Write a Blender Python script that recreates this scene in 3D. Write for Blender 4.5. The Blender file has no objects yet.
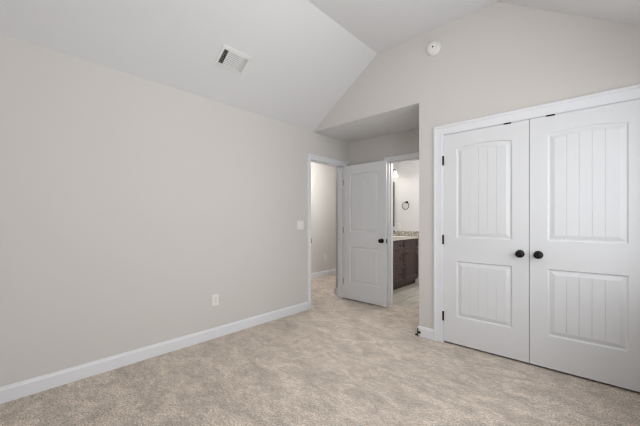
import bpy, bmesh, math
from mathutils import Vector, Matrix

S = bpy.context.scene
COL = S.collection
PI = math.pi

# ------------------------------------------------------------------ camera
cam_d = bpy.data.cameras.new('camera')
cam = bpy.data.objects.new('camera', cam_d)
COL.objects.link(cam)
CX, CY, CZ = 2.9068, 0.0, 1.2043
cam.location = (CX, CY, CZ)
cam.rotation_euler = (PI / 2, 0, 0.7406)
cam_d.sensor_width = 36.0
cam_d.lens = 302.67 / 640 * 36
cam_d.shift_y = 7.85 / 640
cam_d.clip_start = 0.02
S.camera = cam

# ------------------------------------------------------------------ world, view
W = bpy.data.worlds.new('sky')
S.world = W
W.use_nodes = True
W.node_tree.nodes['Background'].inputs[0].default_value = (0.80, 0.90, 1.0, 1)
W.node_tree.nodes['Background'].inputs[1].default_value = 0.25
S.view_settings.view_transform = 'Standard'
S.view_settings.look = 'None'
S.view_settings.gamma = 1.0
S.view_settings.exposure = 0.08
S.view_settings.use_curve_mapping = False
S.cycles.filter_width = 1.15

# room sizes
YC, YB = 3.037, 3.855          # closet wall, alcove back wall
XR, YR = 3.29, -0.50           # right wall, rear wall
XA = 1.536                     # outer corner beside the alcove
HP, HF, X1, X2 = 2.441, 3.141, 1.031, 2.259
T = 0.115

# daylight through the two windows of the right wall
def area(name, loc, rot, sx, sy, power, col):
    d = bpy.data.lights.new(name, 'AREA')
    d.shape = 'RECTANGLE'; d.size = sx; d.size_y = sy; d.energy = power; d.color = col
    o = bpy.data.objects.new(name, d); COL.objects.link(o)
    o.location = loc; o.rotation_euler = rot
    return o
WINS = ((0.35, 1.50, 37), (1.65, 2.80, 18))     # right wall: y0, y1, daylight
WZ = (0.75, 2.10)
for wy0, wy1, wp in WINS:
    area('daylight', (XR+0.18, (wy0+wy1)/2, (WZ[0]+WZ[1])/2), (PI/2, 0, PI/2), wy1-wy0, WZ[1]-WZ[0], wp, (0.97, 0.985, 1))

def lamp(name, loc, power, col, r=0.04):
    d = bpy.data.lights.new(name, 'POINT')
    d.energy = power; d.color = col; d.shadow_soft_size = r
    o = bpy.data.objects.new(name, d); COL.objects.link(o); o.location = loc
    return o

# ------------------------------------------------------------------ materials
def lin(c):
    return tuple(((v/255)/12.92 if v/255 <= .04045 else ((v/255+.055)/1.055)**2.4) for v in c) + (1,)

def mat(name, rgb, rough=0.5, metal=0.0, bump=None, emit=None, spec=0.5):
    m = bpy.data.materials.new(name); m.use_nodes = True
    n = m.node_tree.nodes; l = m.node_tree.links
    b = n['Principled BSDF']
    b.inputs['Base Color'].default_value = lin(rgb)
    b.inputs['Roughness'].default_value = rough
    b.inputs['Metallic'].default_value = metal
    b.inputs['Specular IOR Level'].default_value = spec
    if bump:
        sc, st, dist = bump
        tc = n.new('ShaderNodeTexCoord'); t = n.new('ShaderNodeTexNoise')
        t.inputs['Scale'].default_value = sc; t.inputs['Detail'].default_value = 3
        l.new(tc.outputs['Object'], t.inputs['Vector'])
        bp = n.new('ShaderNodeBump'); bp.inputs['Strength'].default_value = st; bp.inputs['Distance'].default_value = dist
        l.new(t.outputs['Fac'], bp.inputs['Height']); l.new(bp.outputs[0], b.inputs['Normal'])
    if emit:
        b.inputs['Emission Color'].default_value = lin(emit[0]); b.inputs['Emission Strength'].default_value = emit[1]
    return m

M = {}
M['wall'] = mat('greige_paint', (215, 212, 209), 0.85, bump=(160, 0.12, 0.002), spec=0.2)
M['bwall'] = mat('white_bath_paint', (229, 229, 229), 0.8, bump=(160, 0.1, 0.002), spec=0.2)
M['ceil'] = mat('ceiling_paint', (224, 225, 227), 0.9, bump=(120, 0.15, 0.002), spec=0.15)
M['trim'] = mat('white_trim_paint', (233, 235, 239), 0.38, spec=0.4)
M['door'] = mat('white_door_paint', (226, 228, 231), 0.42, bump=(300, 0.05, 0.001), spec=0.4)
M['black'] = mat('oil_rubbed_bronze', (22, 20, 19), 0.28, 0.6)
M['bronze'] = mat('dark_hinge_metal', (30, 27, 25), 0.45, 0.5)
M['chrome'] = mat('dark_nickel', (90, 88, 86), 0.25, 0.9)
M['hinge'] = mat('grey_bronze_hinge', (96, 92, 92), 0.45, 0.2)
M['plastic'] = mat('white_plastic', (238, 237, 232), 0.35)
M['slot'] = mat('dark_slot', (40, 38, 36), 0.7)
M['duct'] = mat('dark_duct', (38, 38, 38), 0.8)
M['regw'] = mat('register_paint', (226, 226, 226), 0.4)
M['glassw'] = mat('frosted_shade', (250, 248, 240), 0.4, emit=((255, 246, 230), 1.3))
M['mirror'] = mat('mirror_glass', (230, 232, 232), 0.02, 1.0)
M['porcelain'] = mat('porcelain', (245, 245, 243), 0.12)
M['bulb'] = mat('lit_diffuser', (250, 248, 244), 0.5, emit=((255, 248, 238), 6.0))

def wood():
    m = bpy.data.materials.new('dark_stained_wood'); m.use_nodes = True
    n = m.node_tree.nodes; l = m.node_tree.links; b = n['Principled BSDF']
    tc = n.new('ShaderNodeTexCoord'); mp = n.new('ShaderNodeMapping'); mp.inputs['Scale'].default_value = (30, 30, 2.5)
    t = n.new('ShaderNodeTexNoise'); t.inputs['Scale'].default_value = 2; t.inputs['Detail'].default_value = 6
    r = n.new('ShaderNodeValToRGB')
    r.color_ramp.elements[0].position = .3; r.color_ramp.elements[0].color = lin((54, 39, 36))
    r.color_ramp.elements[1].position = .75; r.color_ramp.elements[1].color = lin((98, 76, 70))
    l.new(tc.outputs['Object'], mp.inputs[0]); l.new(mp.outputs[0], t.inputs['Vector'])
    l.new(t.outputs['Fac'], r.inputs[0]); l.new(r.outputs[0], b.inputs['Base Color'])
    b.inputs['Roughness'].default_value = 0.35
    return m
M['wood'] = wood()

def carpet():
    m = bpy.data.materials.new('beige_carpet'); m.use_nodes = True
    n = m.node_tree.nodes; l = m.node_tree.links; b = n['Principled BSDF']
    b.inputs['Roughness'].default_value = 0.95; b.inputs['Specular IOR Level'].default_value = 0.05
    b.inputs['Sheen Weight'].default_value = 0.15; b.inputs['Sheen Roughness'].default_value = 0.6
    tc = n.new('ShaderNodeTexCoord')
    def noise(scale, detail, rough=.5, mapping=None, dist=0):
        t = n.new('ShaderNodeTexNoise'); t.inputs['Scale'].default_value = scale
        t.inputs['Detail'].default_value = detail; t.inputs['Roughness'].default_value = rough
        t.inputs['Distortion'].default_value = dist
        if mapping:
            mp = n.new('ShaderNodeMapping'); mp.inputs['Rotation'].default_value = (0, 0, mapping[0]); mp.inputs['Scale'].default_value = mapping[1]
            l.new(tc.outputs['Object'], mp.inputs[0]); l.new(mp.outputs[0], t.inputs['Vector'])
        else:
            l.new(tc.outputs['Object'], t.inputs['Vector'])
        return t
    def ramp(src, a, b_, ca, cb):
        r = n.new('ShaderNodeMapRange'); r.inputs['From Min'].default_value = a; r.inputs['From Max'].default_value = b_
        r.inputs['To Min'].default_value = ca; r.inputs['To Max'].default_value = cb
        l.new(src, r.inputs['Value']); return r.outputs[0]
    def mul(a, b_):
        x = n.new('ShaderNodeMath'); x.operation = 'MULTIPLY'; l.new(a, x.inputs[0]); l.new(b_, x.inputs[1]); return x.outputs[0]
    fine = noise(98, 4, .74)
    tuft = noise(240, 2, .6)
    blot = noise(3.4, 5, .62, (-0.5, (1.0, 1.7, 1)), 1.0)
    blot2 = noise(15, 5, .6, (-0.9, (1.0, 1.6, 1)), 1.0)
    f1 = ramp(fine.outputs['Fac'], .37, .57, .46, 1.12)
    f2 = ramp(tuft.outputs['Fac'], .3, .7, .86, 1.12)
    f3 = ramp(blot.outputs['Fac'], .34, .62, .80, 1.09)
    f4 = ramp(blot2.outputs['Fac'], .34, .60, .80, 1.07)
    v = mul(mul(f1, f2), mul(f3, f4))
    base = n.new('ShaderNodeRGB'); base.outputs[0].default_value = lin((228, 214, 200))
    sc = n.new('ShaderNodeVectorMath'); sc.operation = 'SCALE'
    l.new(base.outputs[0], sc.inputs[0]); l.new(v, sc.inputs['Scale'])
    l.new(sc.outputs[0], b.inputs['Base Color'])
    bp = n.new('ShaderNodeBump'); bp.inputs['Strength'].default_value = 0.7; bp.inputs['Distance'].default_value = 0.012
    ad = n.new('ShaderNodeMath'); ad.operation = 'ADD'
    l.new(fine.outputs['Fac'], ad.inputs[0]); l.new(blot2.outputs['Fac'], ad.inputs[1])
    l.new(ad.outputs[0], bp.inputs['Height']); l.new(bp.outputs[0], b.inputs['Normal'])
    return m
M['carpet'] = carpet()

def tilefloor():
    m = bpy.data.materials.new('stone_tile_floor'); m.use_nodes = True
    n = m.node_tree.nodes; l = m.node_tree.links; b = n['Principled BSDF']
    b.inputs['Roughness'].default_value = 0.35
    tc = n.new('ShaderNodeTexCoord')
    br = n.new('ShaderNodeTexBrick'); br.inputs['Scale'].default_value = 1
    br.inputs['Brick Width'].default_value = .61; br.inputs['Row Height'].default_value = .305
    br.inputs['Mortar Size'].default_value = .003; br.inputs['Color1'].default_value = lin((186, 177, 164)); br.inputs['Color2'].default_value = lin((238, 233, 224))  # pale second tone and aligned rows approximate the bright patch inside the doorway
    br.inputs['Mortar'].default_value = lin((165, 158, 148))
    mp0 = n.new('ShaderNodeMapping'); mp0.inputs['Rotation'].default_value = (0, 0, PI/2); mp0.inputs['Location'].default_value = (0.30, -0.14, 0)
    l.new(tc.outputs['Object'], mp0.inputs[0]); l.new(mp0.outputs[0], br.inputs['Vector'])
    mp = n.new('ShaderNodeMapping'); mp.inputs['Scale'].default_value = (9, 2, 1)
    t = n.new('ShaderNodeTexNoise'); t.inputs['Scale'].default_value = 1.6; t.inputs['Detail'].default_value = 6; t.inputs['Distortion'].default_value = .6
    l.new(tc.outputs['Object'], mp.inputs[0]); l.new(mp.outputs[0], t.inputs['Vector'])
    r = n.new('ShaderNodeMapRange'); r.inputs['From Min'].default_value = .3; r.inputs['From Max'].default_value = .7
    r.inputs['To Min'].default_value = .78; r.inputs['To Max'].default_value = 1.12
    l.new(t.outputs['Fac'], r.inputs['Value'])
    sc = n.new('ShaderNodeVectorMath'); sc.operation = 'SCALE'
    l.new(br.outputs['Color'], sc.inputs[0]); l.new(r.outputs[0], sc.inputs['Scale']); l.new(sc.outputs[0], b.inputs['Base Color'])
    return m
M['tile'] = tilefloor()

def granite():
    m = bpy.data.materials.new('cream_granite'); m.use_nodes = True
    n = m.node_tree.nodes; l = m.node_tree.links; b = n['Principled BSDF']
    b.inputs['Roughness'].default_value = 0.15
    tc = n.new('ShaderNodeTexCoord')
    t = n.new('ShaderNodeTexNoise'); t.inputs['Scale'].default_value = 70; t.inputs['Detail'].default_value = 5
    r = n.new('ShaderNodeValToRGB')
    r.color_ramp.elements[0].position = .35; r.color_ramp.elements[0].color = lin((190, 180, 164))
    r.color_ramp.elements[1].position = .55; r.color_ramp.elements[1].color = lin((242, 237, 226))
    l.new(tc.outputs['Object'], t.inputs['Vector']); l.new(t.outputs['Fac'], r.inputs[0]); l.new(r.outputs[0], b.inputs['Base Color'])
    return m
M['granite'] = granite()

def mosaic():
    m = bpy.data.materials.new('mosaic_tile'); m.use_nodes = True
    n = m.node_tree.nodes; l = m.node_tree.links; b = n['Principled BSDF']
    b.inputs['Roughness'].default_value = 0.2
    tc = n.new('ShaderNodeTexCoord')
    sep = n.new('ShaderNodeSeparateXYZ'); cmb = n.new('ShaderNodeCombineXYZ'); ad = n.new('ShaderNodeMath')
    l.new(tc.outputs['Object'], sep.inputs[0]); l.new(sep.outputs[0], ad.inputs[0]); l.new(sep.outputs[1], ad.inputs[1])
    l.new(ad.outputs[0], cmb.inputs[0]); l.new(sep.outputs[2], cmb.inputs[1])
    fl = n.new('ShaderNodeVectorMath'); fl.operation = 'SNAP'; fl.inputs[1].default_value = (.024, .019, 1)
    l.new(cmb.outputs[0], fl.inputs[0])
    wn = n.new('ShaderNodeTexWhiteNoise'); l.new(fl.outputs[0], wn.inputs['Vector'])
    r = n.new('ShaderNodeValToRGB'); r.color_ramp.interpolation = 'CONSTANT'
    e = r.color_ramp.elements
    e[0].position = 0; e[0].color = lin((160, 156, 150)); e[1].position = .3; e[1].color = lin((196, 190, 180))
    x = e.new(.6); x.color = lin((224, 219, 210)); x = e.new(.85); x.color = lin((158, 148, 136))
    l.new(wn.outputs['Value'], r.inputs[0]); l.new(r.outputs[0], b.inputs['Base Color'])
    return m
M['mosaic'] = mosaic()

def glass():
    m = bpy.data.materials.new('window_glass'); m.use_nodes = True
    n = m.node_tree.nodes; l = m.node_tree.links; n.remove(n['Principled BSDF'])
    tr = n.new('ShaderNodeBsdfTransparent'); gl = n.new('ShaderNodeBsdfGlossy'); gl.inputs['Roughness'].default_value = .02
    mx = n.new('ShaderNodeMixShader')
    mx.inputs[0].default_value = .05; l.new(tr.outputs[0], mx.inputs[1]); l.new(gl.outputs[0], mx.inputs[2])
    l.new(mx.outputs[0], n['Material Output'].inputs[0])
    return m
M['glass'] = glass()

# ------------------------------------------------------------------ mesh helpers
class MB:
    def __init__(s, f=None):
        s.bm = bmesh.new(); s.f = f
    def p(s, v):
        return s.bm.verts.new(s.f(*v) if s.f else v)
    def box(s, x0, x1, y0, y1, z0, z1):
        c = [(x, y, z) for x in (x0, x1) for y in (y0, y1) for z in (z0, z1)]
        v = [s.p(q) for q in c]
        for f in ((0,1,3,2),(4,6,7,5),(0,4,5,1),(2,3,7,6),(0,2,6,4),(1,5,7,3)):
            s.bm.faces.new([v[i] for i in f])
        return s
    def prism(s, poly, axis, a, b):
        """poly: 2-D points; axis: extrusion axis 'x','y','z'"""
        def P(q, t):
            return {'x': (t, q[0], q[1]), 'y': (q[0], t, q[1]), 'z': (q[0], q[1], t)}[axis]
        A = [s.p(P(q, a)) for q in poly]; B = [s.p(P(q, b)) for q in poly]
        s.bm.faces.new(A); s.bm.faces.new(B[::-1])
        n = len(poly)
        for i in range(n):
            s.bm.faces.new((A[i], A[(i+1) % n], B[(i+1) % n], B[i]))
        return s
    def quad(s, *pts):
        s.bm.faces.new([s.p(q) for q in pts]); return s
    def lathe(s, prof, org, ax, n=28):
        """prof: (radius, distance along ax)"""
        ax = Vector(ax).normalized(); u = ax.orthogonal().normalized(); w = ax.cross(u); o = Vector(org)
        rings = []
        for r, d in prof:
            if r < 1e-6: rings.append([s.p(tuple(o + ax*d))])
            else: rings.append([s.p(tuple(o + ax*d + (u*math.cos(2*PI*k/n) + w*math.sin(2*PI*k/n))*r)) for k in range(n)])
        for A, B in zip(rings, rings[1:]):
            for k in range(n):
                k2 = (k+1) % n
                if len(A) == 1 and len(B) == 1: continue
                if len(A) == 1: s.bm.faces.new((A[0], B[k], B[k2]))
                elif len(B) == 1: s.bm.faces.new((A[k], B[0], A[k2]))
                else: s.bm.faces.new((A[k], B[k], B[k2], A[k2]))
        return s
    def tube(s, pts, r, n=12, closed=False):
        pts = [Vector(q) for q in pts]; N = len(pts); rings = []
        for i, q in enumerate(pts):
            a = pts[(i-1) % N] if (closed or i > 0) else q
            b = pts[(i+1) % N] if (closed or i < N-1) else q
            t = (b-a).normalized()
            ref = Vector((0, 0, 1)) if abs(t.z) < .9 else Vector((1, 0, 0))
            if closed: ref = s.ref
            u = t.cross(ref).normalized(); w = t.cross(u)
            rings.append([s.p(tuple(q + (u*math.cos(2*PI*k/n) + w*math.sin(2*PI*k/n))*r)) for k in range(n)])
        for i in range(N if closed else N-1):
            A, B = rings[i], rings[(i+1) % N]
            for k in range(n):
                s.bm.faces.new((A[k], A[(k+1) % n], B[(k+1) % n], B[k]))
        if not closed:
            s.bm.faces.new(rings[0][::-1]); s.bm.faces.new(rings[-1])
        return s
    def build(s, name, m, parent=None, smooth=False, bevel=0, kind=None, label=None, cat=None, weld=True):
        if weld: bmesh.ops.remove_doubles(s.bm, verts=s.bm.verts, dist=1e-5)
        bmesh.ops.recalc_face_normals(s.bm, faces=s.bm.faces)
        me = bpy.data.meshes.new(name); s.bm.to_mesh(me); s.bm.free()
        me.materials.append(m)
        o = bpy.data.objects.new(name, me); COL.objects.link(o)
        if smooth:
            for f in me.polygons: f.use_smooth = True
            try: me.set_sharp_from_angle(angle=math.radians(40))
            except Exception: pass
        if bevel:
            b = o.modifiers.new('bevel', 'BEVEL'); b.width = bevel; b.segments = 2; b.limit_method = 'ANGLE'; b.angle_limit = math.radians(35)
        if parent:
            o.parent = parent
            o.matrix_parent_inverse = Matrix.Translation(parent.location).inverted() if parent.rotation_euler.to_matrix().is_identity_like() else parent.matrix_basis.inverted()
        if kind: o['kind'] = kind
        if label: o['label'] = label
        if cat: o['category'] = cat
        return o


def thing(name, label, cat, loc, group=None, kind=None):
    o = bpy.data.objects.new(name, None); COL.objects.link(o)
    o.location = loc; o.empty_display_size = .05
    if label: o['label'] = label
    if cat: o['category'] = cat
    if group: o['group'] = group
    if kind: o['kind'] = kind
    return o

# world-space meshes are parented with an inverse so that the Empty sits at the thing's base
def _build(s, name, m, parent=None, smooth=False, bevel=0, kind=None, label=None, cat=None, weld=True):
    if weld: bmesh.ops.remove_doubles(s.bm, verts=s.bm.verts, dist=1e-5)
    bmesh.ops.recalc_face_normals(s.bm, faces=s.bm.faces)
    me = bpy.data.meshes.new(name); s.bm.to_mesh(me); s.bm.free()
    me.materials.append(m)
    o = bpy.data.objects.new(name, me); COL.objects.link(o)
    if smooth:
        for f in me.polygons: f.use_smooth = True
        me.set_sharp_from_angle(angle=math.radians(42))
    if bevel:
        b = o.modifiers.new('bevel', 'BEVEL'); b.width = bevel; b.segments = 2
        b.limit_method = 'ANGLE'; b.angle_limit = math.radians(35)
    if parent:
        o.parent = parent
        g = Matrix.Identity(4); q = parent
        while q is not None:                      # parents only carry translations
            g = Matrix.Translation(q.location) @ g if q.type == 'EMPTY' else g
            q = q.parent
        if parent.type == 'EMPTY':
            o.matrix_parent_inverse = g.inverted()
    if kind: o['kind'] = kind
    if label: o['label'] = label
    if cat: o['category'] = cat
    return o
MB.build = _build

# ------------------------------------------------------------------ the shell
OL0, OL1, OLZ = 2.990, 3.732, 2.052       # bedroom door opening in left wall (y0,y1,top)
OB0, OB1, OBZ = 0.717, 1.430, 2.045       # bathroom door opening in alcove wall (x0,x1,top)
CD0, CD1, CDZ = 1.787, 3.1965, 2.052       # closet opening
J = 0.018                                  # jamb board

HX = -1.51                                 # hall far wall
fl = MB()
fl.box(HX-T, XR+T, YR-T, YB+T, -.10, 0).box(HX-T, -.265, YB+T, 6.6, -.10, 0)
fl.build('floor', M['carpet'], kind='structure')
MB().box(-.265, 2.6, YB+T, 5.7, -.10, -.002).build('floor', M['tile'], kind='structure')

w = MB()
w.box(-T, 0, YR-T, OL0-J, 0, HP).box(-T, 0, OL1+J, YB, 0, HP).box(-T, 0, OL0-J, OL1+J, OLZ+J, HP)
w.build('wall_left', M['wall'], kind='structure')

w = MB()
w.prism([(0, HP), (XR, HP), (X2, HF), (X1, HF)], 'y', YC, YC+T)
w.box(XA, CD0-J, YC, YC+T, 0, HP).box(CD0-J, CD1+J, YC, YC+T, CDZ+J, HP).box(CD1+J, XR, YC, YC+T, 0, HP)
w.build('wall_closet', M['wall'], kind='structure')
MB().box(XA, XA+T, YC+T, YB, 0, HP).build('wall_alcove_side', M['wall'], kind='structure')
w = MB()
w.box(-.265, OB0-J, YB, YB+T, 0, HP).box(OB1+J, XR+T, YB, YB+T, 0, HP).box(OB0-J, OB1+J, YB, YB+T, OBZ+J, HP)
w.build('wall_alcove_back', M['wall'], kind='structure')
w = MB()                                   # right wall with its two windows
ys = [YR-T, WINS[0][0], WINS[0][1], WINS[1][0], WINS[1][1], YB]
for q in (0, 2, 4): w.box(XR, XR+T, ys[q], ys[q+1], 0, HP+.01)
for q in (1, 3): w.box(XR, XR+T, ys[q], ys[q+1], 0, WZ[0]).box(XR, XR+T, ys[q], ys[q+1], WZ[1], HP+.01)
w.build('wall_right', M['wall'], kind='structure')
w = MB()
w.prism([(0, HP), (XR, HP), (X2, HF), (X1, HF)], 'y', YR-T, YR)
w.box(0, XR, YR-T, YR, 0, HP)
w.build('wall_rear', M['wall'], kind='structure')

# vaulted ceiling: two slopes and a flat top, as one surface
k = (HF-HP)/X1; e = 0.12
c = MB()
c.prism([(-e, HP-e*k), (0, HP), (X1, HF), (X2, HF), (XR, HP), (XR+e, HP-e*k), (XR+e, HP+.1), (X2, HF+.15), (X1, HF+.15), (-e, HP+.1)], 'y', YR-T, YC+.004)
c.build('ceiling', M['ceil'], kind='structure')
MB().box(-.265, XR+T, YC+.0015, YB+.0, HP-.002, HP+.08).build('ceiling', M['ceil'], kind='structure')

# hall beyond the left wall
MB().box(HX-T, HX, .6, 6.6, 0, 2.44).build('wall_hall', M['wall'], kind='structure')
w = MB(); w.box(HX, -T, .6, .7, 0, 2.44).box(HX, -.265, 6.5, 6.6, 0, 2.44)
w.build('wall_hall_end', M['wall'], kind='structure')
MB().box(HX-T, -T, .6, YB+T, 2.44, 2.54).build('ceiling', M['ceil'], kind='structure')
MB().box(HX-T, -.265, YB+T, 6.6, 2.44, 2.54).build('ceiling', M['ceil'], kind='structure')

# bathroom shell
BX, BY = -.153, 5.600
MB().box(-.265, BX, YB+T, 6.5, 0, 2.44).build('wall_bathroom_left', M['bwall'], kind='structure')
MB().box(BX, 2.6, BY, BY+.1, 0, 2.44).build('wall_bathroom_back', M['bwall'], kind='structure')
MB().box(2.5, 2.6, YB+T, BY, 0, 2.44).build('wall_bathroom_right', M['bwall'], kind='structure')
MB().box(-.265, 2.6, YB+T, 5.7, 2.44, 2.54).build('ceiling', M['ceil'], kind='structure')

# ------------------------------------------------------------------ baseboards
BH = .107
def base(mb, axis, a, b, plane, sgn):
    pr = [(0, 0), (.015, 0), (.015, BH-.022), (.011, BH-.014), (.009, BH-.004), (.005, BH), (0, BH)]
    mb.prism([(plane + sgn*d, z) for d, z in pr], axis, a, b)
    return mb
CW = .066
bb = MB(); base(bb, 'y', YR, OL0-CW+.003, 0, 1); base(bb, 'y', OL1+CW, YB, 0, 1)
bb.build('baseboard_left', M['trim'], kind='structure')
CWC = .094
bb = MB(); base(bb, 'x', XA-.015, CD0-CWC, YC, -1); base(bb, 'x', CD1+CWC-.02, XR, YC, -1)
bb.build('baseboard_closet', M['trim'], kind='structure')
base(MB(), 'y', YC-.015, YB, XA, -1).build('baseboard_alcove_side', M['trim'], kind='structure')
base(MB(), 'x', 0, OB0-CW, YB, -1).build('baseboard_alcove_back', M['trim'], kind='structure')
base(MB(), 'y', YR, YC, XR, -1).build('baseboard_right', M['trim'], kind='structure')
base(MB(), 'x', 0, XR, YR, 1).build('baseboard_rear', M['trim'], kind='structure')
base(MB(), 'y', .7, 6.5, HX, 1).build('baseboard_hall', M['trim'], kind='structure')
bb = MB(); base(bb, 'x', -.280, -T-.01, YB, -1); base(bb, 'y', YB-.015, 6.5, -.265, -1)
bb.build('baseboard_hall_corner', M['trim'], kind='structure')
base(MB(), 'x', .30, 2.5, BY, -1).build('baseboard_bathroom', M['trim'], kind='structure')

# ------------------------------------------------------------------ door trims (casing + jamb + stop)
def casing(mb, f, u0, u1, zt, cw):
    """flat stepped casing round an opening; f(u, d, z), d = distance out of the wall"""
    steps = [(0, .010, .0095), (.010, .016, .0125), (.016, cw-.022, .0105), (cw-.022, cw-.006, .019), (cw-.006, cw, .015)]
    g = mb.f; mb.f = f
    for a, b, t in steps:
        mb.box(u0-b, u0-a, 0, t, 0, zt+a)
        mb.box(u1+a, u1+b, 0, t, 0, zt+a)
        mb.box(u0-b, u1+b, 0, t, zt+a, zt+b)
    mb.f = g

# bedroom door, left wall
t1 = MB()
casing(t1, lambda u, d, z: (d, u, z), OL0-.004, OL1+.004, OLZ+.004, CW)
casing(t1, lambda u, d, z: (-T-d, u, z), OL0-.004, OL1+.004, OLZ+.004, CW)
t1.box(-T, 0, OL0-J, OL0, 0, OLZ+J).box(-T, 0, OL1, OL1+J, 0, OLZ+J).box(-T, 0, OL0, OL1, OLZ, OLZ+J)
t1.box(-.075, -.040, OL0, OL0+.011, 0, OLZ).box(-.075, -.040, OL1-.011, OL1, 0, OLZ).box(-.075, -.040, OL0, OL1, OLZ-.011, OLZ)
t1 = t1.build('trim_1', M['trim'], kind='structure')
MB().box(-.034, .014, OL0-.002, OL0+.0015, .90, .96).build('strike_plate', M['bronze'], t1)

# bathroom door, alcove wall
t2 = MB()
casing(t2, lambda u, d, z: (u, YB-d, z), OB0-.004, OB1+.004, OBZ+.004, CW)
casing(t2, lambda u, d, z: (u, YB+T+d, z), OB0-.004, OB1+.004, OBZ+.004, CW)
t2.box(OB0-J, OB0, YB, YB+T, 0, OBZ+J).box(OB1, OB1+J, YB, YB+T, 0, OBZ+J).box(OB0, OB1, YB, YB+T, OBZ, OBZ+J)
t2.box(OB0, OB0+.011, YB+.04, YB+.075, 0, OBZ).box(OB1-.011, OB1, YB+.04, YB+.075, 0, OBZ).box(OB0, OB1, YB+.04, YB+.075, OBZ-.011, OBZ)
t2.build('trim_2', M['trim'], kind='structure')

# closet
t3 = MB()
casing(t3, lambda u, d, z: (u, YC-d, z), CD0-.004, CD1+.004, CDZ+.004, CWC-.004)
t3.box(CD0-J, CD0, YC, YC+T, 0, CDZ+J).box(CD1, CD1+J, YC, YC+T, 0, CDZ+J).box(CD0, CD1, YC, YC+T, CDZ, CDZ+J)
t3.box(CD0, CD1, YC+.045, YC+.06, CDZ-.02, CDZ)
t3.build('trim_3', M['trim'], kind='structure')

# ------------------------------------------------------------------ two-panel arched plank doors
def door_face(mb, w, h, sgn_y, y0, P1, P2, sag):
    """moulded face at depth y0; sgn_y=+1: recess goes to +y. P=(z0,z1) for lower, upper panel."""
    st = .119
    x0, x1 = st, w-st
    NA = 16
    def outline(z0, z1, sg, ins):
        a, b = x0+ins, x1-ins
        pts = [(a, z0+ins), (b, z0+ins)]
        for i in range(NA+1):
            t = i/NA; x = b + (a-b)*t
            u = (x-(x0+x1)/2)/((x1-x0)/2)
            pts.append((x, z1-ins+sg*(1-u*u)))
        return pts
    prof = [(0, 0), (.003, .001), (.0055, .0055), (.009, .0105), (.015, .0115), (.018, .0110), (.044, .0020), (.047, .0012)]
    Y = lambda d: y0 + sgn_y*d
    for (z0, z1), sg in ((P1, 0), (P2, sag)):
        rings = []
        for ins, d in prof:
            rings.append([(x, Y(d), z) for x, z in outline(z0, z1, sg, ins)])
        n = len(rings[0])
        for A, B in zip(rings, rings[1:]):
            for i in range(n):
                j = (i+1) % n
                mb.quad(A[i], A[j], B[j], B[i])
        # planked field: vertical V grooves
        ins, d0 = prof[-1]
        a, b = x0+ins, x1-ins
        npl = 5; xs = [(a, 0)]
        gw = .0028
        for q in range(1, npl):
            g = a+(b-a)*q/npl
            xs += [(g-gw, 0), (g, .0038), (g+gw, 0)]
        xs.append((b, 0))
        fine = []
        for (xa, da), (xb, db) in zip(xs, xs[1:]):
            m = 4 if da == db else 1
            for i in range(m): fine.append((xa+(xb-xa)*i/m, da+(db-da)*i/m))
        fine.append(xs[-1])
        top = lambda x: z1-ins+sg*(1-((x-(x0+x1)/2)/((x1-x0)/2))**2)
        for (xa, da), (xb, db) in zip(fine, fine[1:]):
            mb.quad((xa, Y(d0+da), z0+ins), (xb, Y(d0+db), z0+ins), (xb, Y(d0+db), top(xb)), (xa, Y(d0+da), top(xa)))
    # stiles and rails
    mb.quad((0, y0, 0), (x0, y0, 0), (x0, y0, h), (0, y0, h))
    mb.quad((x1, y0, 0), (w, y0, 0), (w, y0, h), (x1, y0, h))
    mb.quad((x0, y0, 0), (x1, y0, 0), (x1, y0, P1[0]), (x0, y0, P1[0]))
    mb.quad((x0, y0, P1[1]), (x1, y0, P1[1]), (x1, y0, P2[0]), (x0, y0, P2[0]))
    arc = outline(P2[0], P2[1], sag, 0)[2:]
    for (xa, za), (xb, zb) in zip(arc, arc[1:]):
        mb.quad((xb, y0, zb), (xa, y0, za), (xa, y0, h), (xb, y0, h))

def panel_leaf(f, w, h, th, P1, P2, sag=.027, both=False):
    mb = MB(f)
    door_face(mb, w, h, 1, 0, P1, P2, sag)
    if both: door_face(mb, w, h, -1, th, P1, P2, sag)
    else: mb.quad((0, th, 0), (w, th, 0), (w, th, h), (0, th, h))
    mb.quad((0, 0, 0), (0, th, 0), (0, th, h), (0, 0, h)); mb.quad((w, 0, 0), (w, th, 0), (w, th, h), (w, 0, h))
    mb.quad((0, 0, 0), (w, 0, 0), (w, th, 0), (0, th, 0)); mb.quad((0, 0, h), (w, 0, h), (w, th, h), (0, th, h))
    return mb

KNOB = [(.0, .0), (.033, .0), (.033, .004), (.029, .008), (.014, .010), (.011, .018), (.012, .026), (.020, .032), (.0265, .040), (.0285, .048), (.026, .056), (.018, .062), (.008, .0645), (0, .065)]

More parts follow.
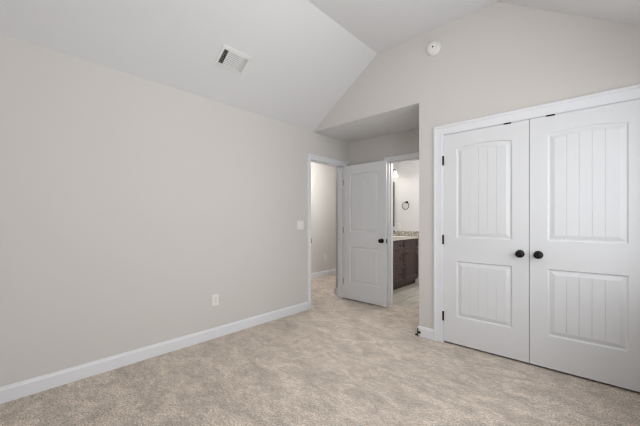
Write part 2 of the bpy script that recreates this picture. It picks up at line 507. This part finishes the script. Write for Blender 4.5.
DZ = .018
def closet_door(name, x0, w, hinge_left, knob_x, label):
    d = thing(name, label, 'door', (x0, YC+.004, DZ), kind='structure')
    f = lambda x, y, z: (x0+x, YC+.004+y, DZ+z)
    panel_leaf(f, w, 2.032, .035, (.258, .800), (1.022, 1.883)).build('panel_leaf', M['door'], d, smooth=False)
    kb = MB().lathe(KNOB, (knob_x, YC+.004, .925), (0, -1, 0)).build('knob', M['black'], d, smooth=True)
    hx = x0-.004 if hinge_left else x0+w+.004
    for z in (1.799, 1.019, .266):
        h = MB()
        h.lathe([(0, -.046), (.004, -.047), (.0085, -.044), (.0085, .044), (.004, .047), (0, .046)], (hx, YC-.005, z), (0, 0, 1), 14)
        h.box(hx-.0008, hx+.0008, YC-.004, YC+.03, z-.042, z+.042)
        h.build('hinge', M['bronze'], d, smooth=True)
    cx = x0+w-.155 if hinge_left else x0+.140
    MB().box(cx-.028, cx+.028, YC-.002, YC+.030, DZ+2.0275, DZ+2.0372).build('ball_catch', M['bronze'], d)
    return d
closet_door('door_1', 1.789, .7005, True, 2.427, 'left white arched plank panel closet door with black knob')
closet_door('door_2', 2.4935, .7005, False, 2.554, 'right white arched plank panel closet door with black knob')

# bedroom door, standing open at a right angle in front of the alcove wall
LX0, LW, LY = .024, .741, 3.690
d3 = thing('door_3', 'white two-panel bedroom door standing open in the alcove', 'door', (LX0, LY, .02), kind='structure')
f3 = lambda x, y, z: (LX0+x, LY+y, .020+z)
panel_leaf(f3, LW, 2.020, .035, (.250, .795), (1.015, 1.872), both=True).build('panel_leaf', M['door'], d3)
MB().lathe(KNOB, (LX0+LW-.065, LY, .925), (0, -1, 0)).build('knob', M['black'], d3, smooth=True)
MB().lathe(KNOB, (LX0+LW-.065, LY+.035, .925), (0, 1, 0)).build('knob', M['black'], d3, smooth=True)
MB().box(LX0+LW-.001, LX0+LW+.0015, LY+.005, LY+.030, .897, .953).build('latch_plate', M['bronze'], d3)
for z in (1.80, 1.06, .27):
    h = MB()
    h.box(-.016, .004, OL1-.0025, OL1+.0005, z-.045, z+.045)
    h.lathe([(0, -.046), (.006, -.046), (.006, .046), (0, .046)], (.0055, OL1-.004, z), (0, 0, 1), 12)
    h.build('hinge', M['hinge'], d3)

# ------------------------------------------------------------------ windows of the right wall, outside the picture
def window(name, f, u0, u1, z0, z1):
    o = thing(name, None, None, f(u0, 0, z0), kind='structure')
    m = MB(f); fr = .05
    m.box(u0, u1, -.07, -.02, z0, z0+fr).box(u0, u1, -.07, -.02, z1-fr, z1).box(u0, u0+fr, -.07, -.02, z0+fr, z1-fr).box(u1-fr, u1, -.07, -.02, z0+fr, z1-fr)
    zm = (z0+z1)/2; m.box(u0+fr, u1-fr, -.065, -.025, zm-.02, zm+.02)
    m.build('window_frame', M['trim'], o)
    MB(f).box(u0+fr, u1-fr, -.047, -.043, z0+fr, z1-fr).build('pane', M['glass'], o)
    m = MB(f); cw = .07
    m.box(u0-cw, u0, 0, .015, z0-cw, z1+cw).box(u1, u1+cw, 0, .015, z0-cw, z1+cw).box(u0, u1, 0, .015, z1, z1+cw).box(u0, u1, 0, .015, z0-cw, z0)
    m.box(u0-cw-.02, u1+cw+.02, 0, .04, z0-.02, z0)
    m.build('window_casing', M['trim'], o)
for q, (wy0, wy1, wp) in enumerate(WINS):
    window('window_%d' % (q+1), lambda u, d, z: (XR-d, u, z), wy0, wy1, *WZ)

# ------------------------------------------------------------------ bathroom: vanity
VX, VY0, VY1, VZ = .37, 4.17, 5.597, .870
v = thing('bathroom_vanity', 'dark-stained wooden vanity cabinet seen through the bathroom doorway', 'cabinet', ((BX+VX)/2, 4.9, 0))
m = MB()
m.box(BX+.001, VX-.02, VY0, VY1, .10, VZ).box(BX+.001, VX-.075, VY0+.01, VY1, 0, .10)
m.build('body', M['wood'], v, bevel=.002)
def shaker(name, y0, y1, z0, z1, rail, knob):
    m = MB(lambda y, d, z: (VX-.02+d, y, z))
    m.box(y0, y1, 0, .004, z0, z1)
    m.box(y0, y0+rail, .004, .020, z0, z1).box(y1-rail, y1, .004, .020, z0, z1)
    m.box(y0+rail, y1-rail, .004, .020, z0, z0+rail).box(y0+rail, y1-rail, .004, .020, z1-rail, z1)
    p = m.build(name, M['wood'], v)
    if knob:
        MB().lathe([(0, 0), (.006, 0), (.006, .012), (.015, .018), (.016, .024), (.010, .029), (0, .030)], (VX-.001, knob[0], knob[1]), (1, 0, 0), 16).build('knob', M['black'], p, smooth=True)
g = .012
for a, b in ((4.18, 4.60),):
    shaker('drawer', a+g, b-g, .70, .85, .035, ((a+b)/2, .775)); shaker('door', a+g, b-g, .13, .68, .06, (b-.05, .62))
a, b = 4.60, 5.035
shaker('drawer', a+g, b-g, .70, .85, .035, ((a+b)/2, .775))
shaker('drawer', a+g, b-g, .43, .68, .045, ((a+b)/2, .555))
shaker('drawer', a+g, b-g, .13, .41, .045, ((a+b)/2, .27))
a, b = 5.035, 5.585
shaker('false_front', a+g, b-g, .70, .85, .035, None); shaker('door', a+g, b-g, .13, .68, .06, (a+.045, .62))

ct = thing('vanity_countertop', 'cream granite countertop on the dark bathroom vanity', 'countertop', ((BX+VX)/2, 4.9, VZ))
SY = 5.28
m = MB(); m.box(BX+.001, VX+.025, VY0-.02, SY-.20, VZ, VZ+.035).box(BX+.001, VX+.025, SY+.20, VY1+.002, VZ, VZ+.035)
m.box(BX+.001, BX+.13, SY-.20, SY+.20, VZ, VZ+.035).box(VX-.08, VX+.025, SY-.20, SY+.20, VZ, VZ+.035)
m.build('slab', M['granite'], ct)
m = MB()                                            # undermount basin
x0, x1, y0, y1, zt, zb = BX+.13, VX-.08, SY-.20, SY+.20, VZ+.002, VZ-.0
n = 10; prev = [(x0, y0, VZ+.03), (x1, y0, VZ+.03), (x1, y1, VZ+.03), (x0, y1, VZ+.03)]
for q in range(1, 6):
    i = .012*q*q*.35; z = VZ+.03-.0055*q
    cur = [(x0+i, y0+i, z), (x1-i, y0+i, z), (x1-i, y1-i, z), (x0+i, y1-i, z)]
    for s_ in range(4): m.quad(prev[s_], prev[(s_+1) % 4], cur[(s_+1) % 4], cur[s_])
    prev = cur
m.quad(*prev)
m.build('sink_basin', M['porcelain'], ct)

bs = thing('backsplash', 'low strip of grey and beige mosaic tile above the granite countertop', 'backsplash', (BX, BY, VZ+.035))
MB().box(BX+.001, VX+.025, BY-.010, BY-.0005, VZ+.0355, 1.0).build('side_strip', M['mosaic'], bs)
MB().box(BX+.0005, BX+.010, VY0-.02, BY-.0105, VZ+.0355, 1.0).build('rear_strip', M['mosaic'], bs)

fa = thing('faucet', 'dark bronze faucet on the granite vanity top', 'faucet', (BX+.075, SY, VZ+.035))
zz = VZ+.035
m = MB(); m.lathe([(0, 0), (.026, 0), (.026, .006), (.014, .012), (.012, .06), (0, .062)], (BX+.075, SY, zz), (0, 0, 1), 18)
m.build('base', M['black'], fa, smooth=True)
MB().tube([(BX+.075, SY, zz+.05), (BX+.078, SY, zz+.085), (BX+.10, SY, zz+.105), (BX+.14, SY, zz+.108), (BX+.18, SY, zz+.100), (BX+.20, SY, zz+.068)], .0085).build('spout', M['black'], fa, smooth=True)
for s_ in (-1, 1):
    m = MB(); m.lathe([(0, 0), (.022, 0), (.020, .008), (.012, .014), (.012, .045), (.015, .052), (0, .056)], (BX+.075, SY+s_*.10, zz), (0, 0, 1), 16)
    m.tube([(BX+.075, SY+s_*.10, zz+.05), (BX+.12, SY+s_*.12, zz+.058)], .005)
    m.build('handle', M['black'], fa, smooth=True)

mi = thing('wall_mirror', 'dark-framed mirror edge-on above the bathroom vanity', 'mirror', (BX, 4.9, 1.09))
m = MB(); a, b, z0, z1, r = 4.34, 5.562, 1.09, 1.995, .06
m.box(BX+.0005, BX+.026, a, b, z0, z0+r).box(BX+.0005, BX+.026, a, b, z1-r, z1).box(BX+.0005, BX+.026, a, a+r, z0+r, z1-r).box(BX+.0005, BX+.026, b-r, b, z0+r, z1-r)
m.build('frame', M['wood'], mi, bevel=.003)
MB().box(BX+.002, BX+.008, a+r, b-r, z0+r, z1-r).build('glass', M['mirror'], mi)

vl = thing('vanity_light', 'bronze bar light with frosted cone shades above the bathroom mirror', 'wall light', (BX, 5.1, 2.2))
MB().box(BX+.0005, BX+.022, 4.66, 5.54, 2.19, 2.25).build('backplate', M['black'], vl, bevel=.004)
for y in (4.72, 5.10, 5.48):
    sx = BX+.087
    MB().tube([(BX+.020, y, 2.22), (BX+.06, y, 2.235), (sx, y, 2.232), (sx, y, 2.195)], .008).build('arm', M['black'], vl, smooth=True)
    m = MB(); m.lathe([(.012, 2.205), (.020, 2.200), (.024, 2.18), (.058, 2.082), (.055, 2.082), (.021, 2.178), (.012, 2.19)], (sx, y, 0), (0, 0, 1), 24)
    m.build('shade', M['glassw'], vl, smooth=True)
    lamp('vanity_bulb', (sx, y, 2.090), 0.06 if y > 5.4 else 3.2, (1, .97, .93), .012)

tr = thing('towel_ring', 'dark round towel ring on the white bathroom wall', 'towel ring', (.125, BY, 1.575))
m = MB(); m.lathe([(0, 0), (.024, 0), (.024, .006), (.014, .012), (.010, .045), (.013, .052), (0, .056)], (.128, BY, 1.574), (0, -1, 0), 18)
m.build('mount', M['black'], tr, smooth=True)
m = MB(); m.ref = Vector((0, 1, 0))
m.tube([(.118+.072*math.sin(2*PI*i/36), BY-.045, 1.502+.072*math.cos(2*PI*i/36)) for i in range(36)], .0062, 10, True)
m.build('ring', M['black'], tr, smooth=True)

# ------------------------------------------------------------------ wall plates
def plate_base(m, w, h, t=.006):
    b = .006
    o = [(-w/2, 0, -h/2), (w/2, 0, -h/2), (w/2, 0, h/2), (-w/2, 0, h/2)]
    i = [(-w/2+b, t, -h/2+b), (w/2-b, t, -h/2+b), (w/2-b, t, h/2-b), (-w/2+b, t, h/2-b)]
    for k in range(4): m.quad(o[k], o[(k+1) % 4], i[(k+1) % 4], i[k])
    m.quad(*i); m.quad(*o)
def outlet(name_label, f, base):
    o = thing('wall_outlet', name_label, 'outlet', base)
    m = MB(f); plate_base(m, .074, .118); m.build('cover_plate', M['plastic'], o)
    for s_ in (-1, 1):
        m = MB(f); m.prism([(math.cos(t)*.0165, s_*.0195+max(-.0125, min(.0125, math.sin(t)*.0165))) for t in [2*PI*q/24 for q in range(24)]], 'y', .0055, .0078)
        r = m.build('receptacle', M['plastic'], o, weld=False)
        m = MB(f); zc = s_*.0195
        m.box(-.0075, -.0050, .0079, .0082, zc-.002, zc+.0065).box(.0050, .0075, .0079, .0082, zc-.001, zc+.0065).box(-.002, .002, .0079, .0082, zc-.0085, zc-.005)
        m.build('slots', M['slot'], r)
    m = MB(f); m.box(-.002, .002, .0055, .0072, -.002, .002); m.build('screw', M['chrome'], o)
    return o
fx = lambda X, y, z: (lambda u, d, w_: (X+d, y+u, z+w_))
outlet('white duplex outlet low on the long greige bedroom wall', fx(0, 1.578, .386), (0, 1.578, .386))
outlet('white duplex outlet on the hallway wall seen through the open doorway', fx(HX, 5.0, .400), (HX, 5.0, .400))
outlet('white outlet on the bathroom wall below the towel ring', lambda u, d, z: (-.052+u, BY-d, 1.095+z), (-.052, BY, 1.095))

sw = thing('light_switch', 'white double rocker light switch beside the bedroom doorway', 'light switch', (0, 2.795, 1.145))
f = fx(0, 2.795, 1.145)
m = MB(f); plate_base(m, .118, .118); m.build('cover_plate', M['plastic'], sw)
for s_ in (-1, 1):
    m = MB(f); u = s_*.023
    m.prism([(.0055, -.033), (.0072, -.033), (.0095, .0), (.0072, .033), (.0055, .033)], 'x', u-.0165, u+.0165)
    m.build('rocker', M['plastic'], sw)

# ------------------------------------------------------------------ smoke detector on the gable wall
sd = thing('smoke_detector', 'round white smoke detector high on the gable wall', 'smoke detector', (1.692, YC, 2.944))
MB().lathe([(0, 0), (.068, 0), (.068, .010), (.064, .014), (0, .012)], (1.692, YC, 2.944), (0, -1, 0), 40).build('mounting_base', M['plastic'], sd, smooth=True)
MB().lathe([(.058, .012), (.064, .016), (.062, .028), (.055, .038), (.051, .0385), (.049, .033), (.044, .033), (.041, .041), (.020, .044), (0, .0445)], (1.692, YC, 2.944), (0, -1, 0), 40).build('cover', M['plastic'], sd, smooth=True)
MB().lathe([(0, 0), (.0085, 0), (.0075, .003), (0, .0035)], (1.697, YC-.0435, 2.946), (0, -1, 0), 20).build('test_button', M['slot'], sd, smooth=True)

# ------------------------------------------------------------------ ceiling register on the left slope
k = (HF-HP)/X1
ang = math.atan(k); ca, sa = math.cos(ang), math.sin(ang)
rc = Vector((.392, 1.543, HP+.392*k))
def fr(u, v_, d):        # u along y, v up the slope, d out of the ceiling (down into the room)
    return (rc.x + v_*ca + d*sa, rc.y + u, rc.z + v_*sa - d*ca)
rg = thing('ceiling_register', 'white rectangular air register on the sloped ceiling', 'air vent', tuple(rc))
L_, B_ = .152, .105
m = MB(fr)
def ring(m, a0, b0, d0, a1, b1, d1):
    o = [(-a0, -b0, d0), (a0, -b0, d0), (a0, b0, d0), (-a0, b0, d0)]; i = [(-a1, -b1, d1), (a1, -b1, d1), (a1, b1, d1), (-a1, b1, d1)]
    for q in range(4): m.quad(o[q], o[(q+1) % 4], i[(q+1) % 4], i[q])
ring(m, L_, B_, 0, L_-.005, B_-.005, .007); ring(m, L_-.005, B_-.005, .007, L_-.028, B_-.034, .011); ring(m, L_-.028, B_-.034, .011, L_-.030, B_-.036, .0)
m.build('frame', M['regw'], rg)
a, b = L_-.030, B_-.036
MB(fr).box(-a, a, -b, b, .0002, .0010).build('duct_opening', M['duct'], rg)
u1, u2 = -a+.046, a-.040
def blade_y(u, tilt, name='louver'):      # blade running up the slope, tilted in u
    m = MB(fr); m.prism([(u-tilt, .0015), (u-tilt+.0010, .0015), (u+tilt+.0010, .0090), (u+tilt, .0090)], 'y', -b, b)
    return m.build(name, M['regw'], rg)
for q in range(4): blade_y(-a+.006+q*.0115, -.0022)
for q in range(5): blade_y(a-.004-q*.0080, .0028)
for q in range(9):
    vv = -b+.005+q*(2*b-.010)/8
    m = MB(fr); m.prism([(vv-.0055, .0090), (vv-.0045, .0098), (vv+.0055, .0020), (vv+.0045, .0015)], 'x', u1, u2); m.build('louver', M['regw'], rg)
for uu in (u1, u2):
    MB(fr).box(uu-.0025, uu+.0025, -b, b, .001, .0102).build('divider', M['regw'], rg)
for s_ in (-1, 1):
    m = MB(); m.lathe([(0, 0), (.004, 0), (.003, .002), (0, .0025)], fr(s_*(L_-.014), 0, .0085), (sa, 0, -ca), 12); m.build('screw', M['regw'], rg)

# ------------------------------------------------------------------ door stop on the baseboard at the alcove corner
ds = thing('door_stop', 'small black door stop on the baseboard beside the alcove', 'door stop', (1.546, YC-.015, .045))
o_ = (1.546, YC-.0145, .045)
MB().lathe([(0, 0), (.013, 0), (.012, .005), (.006, .008), (0, .009)], o_, (0, -1, 0), 18).build('base', M['black'], ds, smooth=True)
MB().lathe([(0, .006), (.0045, .006), (.0045, .072), (0, .072)], o_, (0, -1, 0), 12).build('rod', M['black'], ds, smooth=True)
MB().lathe([(0, .070), (.0075, .070), (.0085, .076), (.0085, .086), (.006, .090), (0, .090)], o_, (0, -1, 0), 14).build('tip', M['black'], ds, smooth=True)

# ------------------------------------------------------------------ added ceiling lamps, unseen, brightening bedroom, hall and bathroom
def flush(label, x, y, z, r, power):
    o = thing('added_ceiling_light', label, 'added ceiling light', (x, y, z))
    MB().lathe([(0, 0), (r+.01, 0), (r+.01, .02), (r, .025)], (x, y, z), (0, 0, -1), 32).build('rim', M['chrome'], o, smooth=True)
    MB().lathe([(r, .022), (r*.97, .045), (r*.8, .075), (r*.45, .095), (0, .102)], (x, y, z), (0, 0, -1), 32).build('diffuser', M['bulb'], o, smooth=True)
    lamp('added_ceiling_bulb', (x, y, z-.30), power, (1, .97, .93), .09)
flush('added unseen flush ceiling light brightening the bedroom', 2.05, 1.50, HF, .19, 8.5)
flush('added unseen flush ceiling light brightening the hallway', -.72, 4.1, 2.44, .15, 26)
flush('added unseen flush ceiling light brightening the bathroom', 1.35, 4.75, 2.44, .15, 22)
